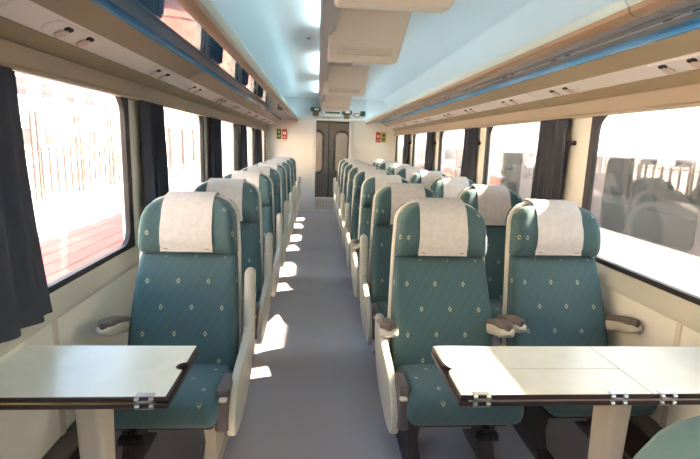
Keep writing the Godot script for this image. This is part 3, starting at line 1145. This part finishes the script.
		g.box(Vector3(0.285 * aisle, 0.425, 0.585), Vector3(0.035, 0.018, 0.03), 0.005)
		g.warp(shear)
		put("recline_lever", g, M.shell_plastic, bx)
		arm(t, 0.325 * aisle, aisle_up, true)
	if window_arm:
		arm(t, 0.262 if aisle < 0 else -0.300 if aisle > 0 else 0.285, false, false)
	return t

func arm(t: Node3D, x: float, up: bool, wide: bool) -> void:
	var g := Geo.new()
	var rings := []
	if up:
		# swung up beside the backrest
		for s in [0.0, 0.2, 0.4, 0.6, 0.8, 0.9, 0.93, 0.955, 0.975, 0.99, 1.0]:
			var y := lerpf(0.55, 0.875, s)
			var z := 0.115 - 0.22 * (y - 0.5)
			var f := sqrt(maxf(0.04, 1.0 - pow(maxf(0.0, s - 0.90) / 0.10, 2.0)))
			var hw: float = (0.031 - 0.003 * s) * f
			var hz := 0.042 * f
			var q := PackedVector3Array()
			for p in round_rect(Vector2.ZERO, hw * 2.0, hz * 2.0, hw * 0.85, 3):
				q.append(Vector3(x + p.x, y, z + p.y))
			rings.append(q)
		g.loft(rings)
		var a := put("armrest", g, M.cream_plastic, t, 50.0)
		for e in [0.575, 0.725]:
			g = Geo.new()
			var z: float = 0.115 - 0.22 * (e - 0.5)
			var q0 := []
			for yy in [e - 0.006, e + 0.006]:
				var q := PackedVector3Array()
				for p in round_rect(Vector2.ZERO, 0.062, 0.088, 0.026, 3):
					q.append(Vector3(x + p.x, yy, z + p.y))
				q0.append(q)
			g.loft(q0)
			put("arm_joint", g, M.grille_tan, a)
		return
	for k in 14:
		var s := k / 13.0
		var z := lerpf(0.13, 0.40, s)
		var f := sqrt(maxf(0.03, 1.0 - pow(maxf(0.0, s - 0.86) / 0.14, 2.0)))
		var hw := (lerpf(0.030, 0.052 if wide else 0.042, s)) * f
		var yb := lerpf(0.55, 0.632, s)
		var yt := lerpf(0.615, 0.676, sin(s * PI / 2.0))
		var q := PackedVector3Array()
		var hh := (yt - yb) / 2.0 * f
		for p in round_rect(Vector2(0, (yt + yb) / 2.0), hw * 2.0, hh * 2.0, minf(hw, hh) * 0.7, 3):
			q.append(Vector3(x + p.x, p.y, z))
		rings.append(q)
	g.loft(rings)
	var a := put("armrest", g, M.cream_plastic, t, 50.0)
	g = Geo.new()
	rings = []
	for k in 14:
		var s := k / 13.0
		var z := lerpf(0.135, 0.39, s)
		var f := sqrt(maxf(0.03, 1.0 - pow(maxf(0.0, s - 0.82) / 0.18, 2.0)))
		var hw := (lerpf(0.028, 0.047 if wide else 0.038, s)) * f
		var q := PackedVector3Array()
		for p in round_rect(Vector2(0, lerpf(0.615, 0.676, sin(s * PI / 2.0)) + 0.003), hw * 2.0, 0.036, minf(hw, 0.018) * 0.8, 3):
			q.append(Vector3(x + p.x, p.y, z))
		rings.append(q)
	g.loft(rings)
	put("arm_pad", g, M.brown_pad, a, 50.0)

func seats() -> void:
	var ord := ["first", "second", "third", "fourth", "fifth", "sixth", "seventh", "last"]
	var xs := -0.670
	var xa := 0.690
	var xw := 1.372
	var L := make_seat("single_seat", "", 1, true, true, true, "single seats left of the aisle")
	var Adown := make_seat("aisle_seat", "", -1, false, true, false, "aisle seats right of the aisle")
	var Aup := make_seat("aisle_seat", "", -1, true, true, false, "aisle seats right of the aisle")
	var Wn := make_seat("window_seat", "", 0, false, true, false, "window seats on the right")
	arm(Wn, -0.332, false, false)
	for r in 8:
		var lab := "teal patterned single seat in the %s row left of the aisle" % ord[r]
		if r == 0:
			lab = "teal patterned single seat behind the left folding table, first row"
			L.position = P(xs, 0, 2.50)
			L.set_meta("label", lab)
		else:
			copy(L, lab, P(xs, 0, 2.50 + r))
		lab = "teal aisle seat with raised armrest in the %s row right of the aisle" % ord[r]
		if r == 0:
			Adown.position = P(xa, 0, 2.50)
			Adown.set_meta("label", "teal aisle seat with lowered armrest behind the right folding table")
		elif r == 1:
			Aup.position = P(xa, 0, 3.50)
			Aup.set_meta("label", lab)
		elif r == 2:
			copy(Adown, "teal aisle seat with lowered armrest in the third row right of the aisle", P(xa, 0, 4.5))
		else:
			copy(Aup, lab, P(xa, 0, 2.50 + r))
		lab = "teal window seat in the %s row on the right" % ord[r]
		if r == 0:
			Wn.position = P(xw, 0, 2.56)
			Wn.set_meta("label", "teal window seat behind the right folding table beside the big window")
		else:
			copy(Wn, lab, P(xw, 0, 2.56 + r))
	# the seat facing away from the camera, only its shoulder shows
	var f := copy(Aup, "teal seat with its back to the camera in the bottom right corner", P(0.69, 0, 0.515))
	f.rotation.y = PI
	f.set_meta("group", "")

# ---------------------------------------------------------------- folding tables
func leaf(x0: float, x1: float, d0: float, d1: float, y0: float, y1: float, notch := 0.0) -> PackedVector2Array:
	return PackedVector2Array([Vector2(x0, -d0), Vector2(x1, -d0), Vector2(x1, -d1), Vector2(x0, -d1)])

func hinge(t: Node3D, x: float, d: float) -> void:
	var g := Geo.new()
	g.box(P(x, 0.741, d + 0.008), Vector3(0.058, 0.005, 0.022), 0.001)
	g.box(P(x, 0.723, d - 0.004), Vector3(0.050, 0.010, 0.008), 0.002)
	g.box(P(x, 0.699, d + 0.008), Vector3(0.058, 0.005, 0.022), 0.001)
	for s in [-1, 1]:
		g.disc(P(x + s * 0.022, 0.733, d - 0.004), "x", 0.0075, 0.014, 10)
		g.disc(P(x + s * 0.022, 0.709, d - 0.004), "x", 0.0075, 0.014, 10)
	g.warp(func(p): return p - t.position)
	put("hinge", g, M.steel, t)

func tables() -> void:
	var TD0 := 1.395
	var TD1 := 1.775
	# ---- left, narrow table for one
	var t := thing("folding_table", "narrow cream folding table with dark edge at the left wall", "table", P(-0.78, 0, 1.60), "folding tables between facing seats")
	var sh := -t.position
	var where := {}
	where.sh = sh
	var put_slab := func(called: String, poly: PackedVector2Array, y0: float, y1: float, m: Material, par: Node, bev: float) -> MeshInstance3D:
		var g := Geo.new()
		var off: Vector3 = where.sh
		g.prism(poly, "y", y0, y1, bev, 1)
		g.warp(func(p): return p + off)
		return put(called, g, m, par)
	var xr := -0.458
	var xl := XL + 0.012
	var top_poly := PackedVector2Array([Vector2(xl, -TD0), Vector2(xr - 0.002, -TD0)])
	# finger notch in the aisle edge
	for k in 9:
		var a := PI * k / 8.0
		top_poly.append(Vector2(xr - 0.030 * sin(a) * (1.0 if k < 4 else 0.95), -(1.575 + 0.028 - 0.028 * cos(a))))
	top_poly.append(Vector2(xr, -TD1))
	top_poly.append(Vector2(xl, -TD1))
	var base_poly := PackedVector2Array([Vector2(xl, -TD0 + 0.003), Vector2(xr + 0.004, -TD0 + 0.003), Vector2(xr + 0.004, -TD1 - 0.003), Vector2(xl, -TD1 - 0.003)])
	var b: MeshInstance3D = put_slab.call("lower_leaf", base_poly, 0.698, 0.7165, M.table_edge, t, 0.003)
	var u: MeshInstance3D = put_slab.call("upper_leaf", Geo.shrink(top_poly, -0.002), 0.7215, 0.7385, M.table_edge, t, 0.003)
	put_slab.call("laminate", Geo.shrink(top_poly, 0.002), 0.7385, 0.7405, M.table_laminate, u, 0.0)
	put_slab.call("brass_strip", PackedVector2Array([Vector2(xl + 0.12, -TD0 + 0.002), Vector2(xr - 0.035, -TD0 + 0.002), Vector2(xr - 0.035, -TD0 - 0.02), Vector2(xl + 0.12, -TD0 - 0.02)]), 0.7165, 0.7215, M.brass, b, 0.0)
	put_slab.call("core", PackedVector2Array([Vector2(xl, -TD0 - 0.02), Vector2(xr - 0.02, -TD0 - 0.02), Vector2(xr - 0.02, -TD1 + 0.02), Vector2(xl, -TD1 + 0.02)]), 0.7165, 0.7215, M.table_edge, b, 0.0)
	hinge(t, -0.526, TD0)
	table_leg(t, -0.778, 1.60)
	# ---- right, long table for two
	t = thing("folding_table", "long cream folding table with hinged flap at the right wall", "table", P(1.16, 0, 1.60), "folding tables between facing seats")
	where.sh = -t.position
	xl = 0.488
	xr = XR - 0.012
	var seam := 1.155
	var rear := PackedVector2Array([Vector2(xl + 0.035, -1.577), Vector2(seam - 0.001, -1.577), Vector2(seam - 0.001, -TD1), Vector2(xl, -TD1), Vector2(xl, -1.66)])
	for k in 6:
		var a := PI / 2.0 * (k + 1) / 6.0
		rear.append(Vector2(xl + 0.035 * (1.0 - cos(a)), -1.66 + 0.083 * sin(a) * 0.96))
	var front := PackedVector2Array([Vector2(xl, -TD0), Vector2(seam - 0.001, -TD0), Vector2(seam - 0.001, -1.5755), Vector2(xl + 0.022, -1.5755), Vector2(xl + 0.006, -1.560), Vector2(xl, -1.53)])
	var fix := PackedVector2Array([Vector2(seam + 0.001, -TD0), Vector2(xr, -TD0), Vector2(xr, -TD1), Vector2(seam + 0.001, -TD1)])
	base_poly = PackedVector2Array([Vector2(xl - 0.004, -TD0 + 0.003), Vector2(xr, -TD0 + 0.003), Vector2(xr, -TD1 - 0.003), Vector2(xl - 0.004, -TD1 - 0.003)])
	b = put_slab.call("lower_leaf", base_poly, 0.698, 0.7165, M.table_edge, t, 0.003)
	put_slab.call("core", PackedVector2Array([Vector2(xl + 0.02, -TD0 - 0.02), Vector2(xr, -TD0 - 0.02), Vector2(xr, -TD1 + 0.02), Vector2(xl + 0.02, -TD1 + 0.02)]), 0.7165, 0.7215, M.table_edge, b, 0.0)
	put_slab.call("steel_strip", PackedVector2Array([Vector2(xl + 0.03, -TD0 + 0.002), Vector2(xr, -TD0 + 0.002), Vector2(xr, -TD0 - 0.02), Vector2(xl + 0.03, -TD0 - 0.02)]), 0.7165, 0.7215, M.steel, b, 0.0)
	for e in [["rear_leaf", rear], ["front_flap", front], ["fixed_leaf", fix]]:
		u = put_slab.call(e[0], e[1], 0.7215, 0.7385, M.table_edge, t, 0.0)
		put_slab.call("laminate", Geo.shrink(e[1], 0.001), 0.7385, 0.7405, M.table_laminate, u, 0.0)
	hinge(t, 0.560, TD0)
	hinge(t, 1.034, TD0)
	hinge(t, 1.210, TD0)
	table_leg(t, 1.165, 1.60)

func table_leg(t: Node3D, x: float, d: float) -> void:
	var g := Geo.new()
	var rings := []
	for e in [[0.0, 0.07, 0.10], [0.02, 0.07, 0.10], [0.035, 0.052, 0.07], [0.3, 0.044, 0.055], [0.66, 0.050, 0.062], [0.698, 0.056, 0.075]]:
		var q := PackedVector3Array()
		for p in round_rect(Vector2(x, -d), e[1] * 2.0, e[2] * 2.0, e[1] * 0.6, 4):
			q.append(Vector3(p.x, e[0], p.y) - t.position)
		rings.append(q)
	g.loft(rings)
	put("leg", g, M.pedestal, t, 50.0)

# ---------------------------------------------------------------- outside the windows
func outside() -> void:
	var rng := RandomNumberGenerator.new()
	rng.seed = 77
	# platform on the left, at about floor height
	var g := Geo.new()
	g.box(P(-2.95, -0.62, 20.0), Vector3(2.94, 1.0, 70.0))
	var plat := put("platform_ground", g, M.paver_joint)
	structure(plat, "red paved station platform along the left side of the train", "ground")
	var mesh := Geo.new()
	mesh.box(Vector3.ZERO, Vector3(0.275, 0.03, 0.575), 0.006)
	var pm := mesh.mesh(20.0)
	for r in 9:
		for c in 30:
			var o := piece("paver", pm, M["paver_%d" % rng.randi_range(0, 2)], plat, P(-1.82 - 0.29 * r - 0.0, -0.112 + rng.randf_range(-0.002, 0.002), 3.2 + 0.59 * c + (0.295 if r % 2 else 0.0)))
			o.rotation.y = rng.randf_range(-0.004, 0.004)
	var rest := Geo.new()
	for r in 9:
		for c in range(30, 70):
			rest.box(P(-1.82 - 0.29 * r, -0.112, 3.2 + 0.59 * c + (0.295 if r % 2 else 0.0)), Vector3(0.275, 0.03, 0.575))
	var rs := put("far_pavers", rest, M.paver_0, plat)
	rs.set_meta("kind", "stuff")
	g = Geo.new()
	g.box(P(-10.3, -0.60, 20.0), Vector3(11.7, 1.0, 90.0))
	structure(put("ground", g, M.concrete), "pale sunlit concrete of the platform beyond the red paving", "ground")
	# railing
	var f := thing("railing", "thin upright railing along the far edge of the sunny platform", "fence", P(-7.0, -0.1, 18.0))
	var pick := Geo.new()
	pick.box(Vector3(0, 0.60, 0), Vector3(0.05, 1.2, 0.05), 0.004)
	var pkm := pick.mesh()
	var post := Geo.new()
	post.box(Vector3(0, 1.1, 0), Vector3(0.06, 2.2, 0.06), 0.008)
	var psm := post.mesh()
	for k in 64:
		var z := 9.0 - 0.36 * k
		if k % 6 == 3:
			piece("post", psm, M.fence_paint, f, Vector3(0, 0, z))
			piece("post", psm, M.fence_paint, f, Vector3(0, 0, z - 0.24))
		else:
			piece("picket", pkm, M.fence_paint, f, Vector3(0, 0.12, z))
	for y in [0.24, 1.22]:
		g = Geo.new()
		g.box(Vector3(0, y, -2.0), Vector3(0.03, 0.04, 24.0))
		put("rail", g, M.fence_paint, f)
	# pale station building
	var bld := thing("station_building", "pale sunlit station building with rows of windows beyond the railing", "building", P(-14.0, -0.1, 25.0))
	g = Geo.new()
	g.box(Vector3(-3.0, 3.4, 0), Vector3(6.0, 6.8, 90.0))
	put("facade", g, M.facade, bld)
	g = Geo.new()
	g.box(Vector3(-2.9, 6.95, 0), Vector3(6.6, 0.35, 90.4), 0.05)
	put("cornice", g, M.facade, bld)
	for row in 2:
		for k in 20:
			var z := 22.0 - 2.3 * k
			var y := 1.5 if row == 0 else 3.85
			g = Geo.new()
			g.box(Vector3(0.02, y, z), Vector3(0.10, 0.95, 1.25), 0.01)
			var wf := put("window", g, M.coach_white, bld)
			g = Geo.new()
			g.box(Vector3(0.08, y, z), Vector3(0.02, 0.80, 1.08))
			put("pane", g, M.facade_window, wf)
	# ballast under and right of the train
	g = Geo.new()
	g.box(P(8.2, -1.3, 20.0), Vector3(20.0, 0.2, 90.0))
	structure(put("track_ground", g, M.ballast), "ballast ground of the tracks right of the train", "ground")
	# neighbouring carriage on the right
	var c := thing("railway_carriage", "white railway carriage with dark windows on the next track, seen through the right windows", "railway carriage", P(4.85, -1.2, 14.0))
	g = Geo.new()
	var prof := PackedVector2Array([Vector2(-1.40, 0.35), Vector2(1.40, 0.35), Vector2(1.45, 0.5), Vector2(1.45, 3.74)])
	for k in 13:
		var a := PI * k / 12.0
		prof.append(Vector2(cos(a) * 1.45, 3.75 + 0.95 * sin(a)))
	prof.append(Vector2(-1.45, 3.74))
	prof.append(Vector2(-1.45, 0.5))
	g.prism(prof, "z", 17.0, -16.0)
	put("body", g, M.coach_white, c, 30.0)
	g = Geo.new()
	g.box(Vector3(-1.452, 2.285, 0.5), Vector3(0.02, 0.84, 32.0), 0.004)
	var band := put("window_band", g, M.coach_band, c)
	for k in 16:
		g = Geo.new()
		g.prism(round_rect(Vector2(15.0 - 1.87 * k, 2.285), 1.42, 0.80, 0.09, 5), "x", -1.468, -1.44)
		put("pane", g, M.coach_glass, band)
	g = Geo.new()
	for z in [12.5, -11.5]:
		for q in [-1.3, 1.3]:
			for s in [-0.75, 0.75]:
				g.disc(Vector3(s, 0.45, z + q), "x", 0.45, 0.13, 24)
		g.box(Vector3(0, 0.45, z), Vector3(1.9, 0.25, 3.2), 0.03)
	put("bogie", g, M.dark_trim, c)
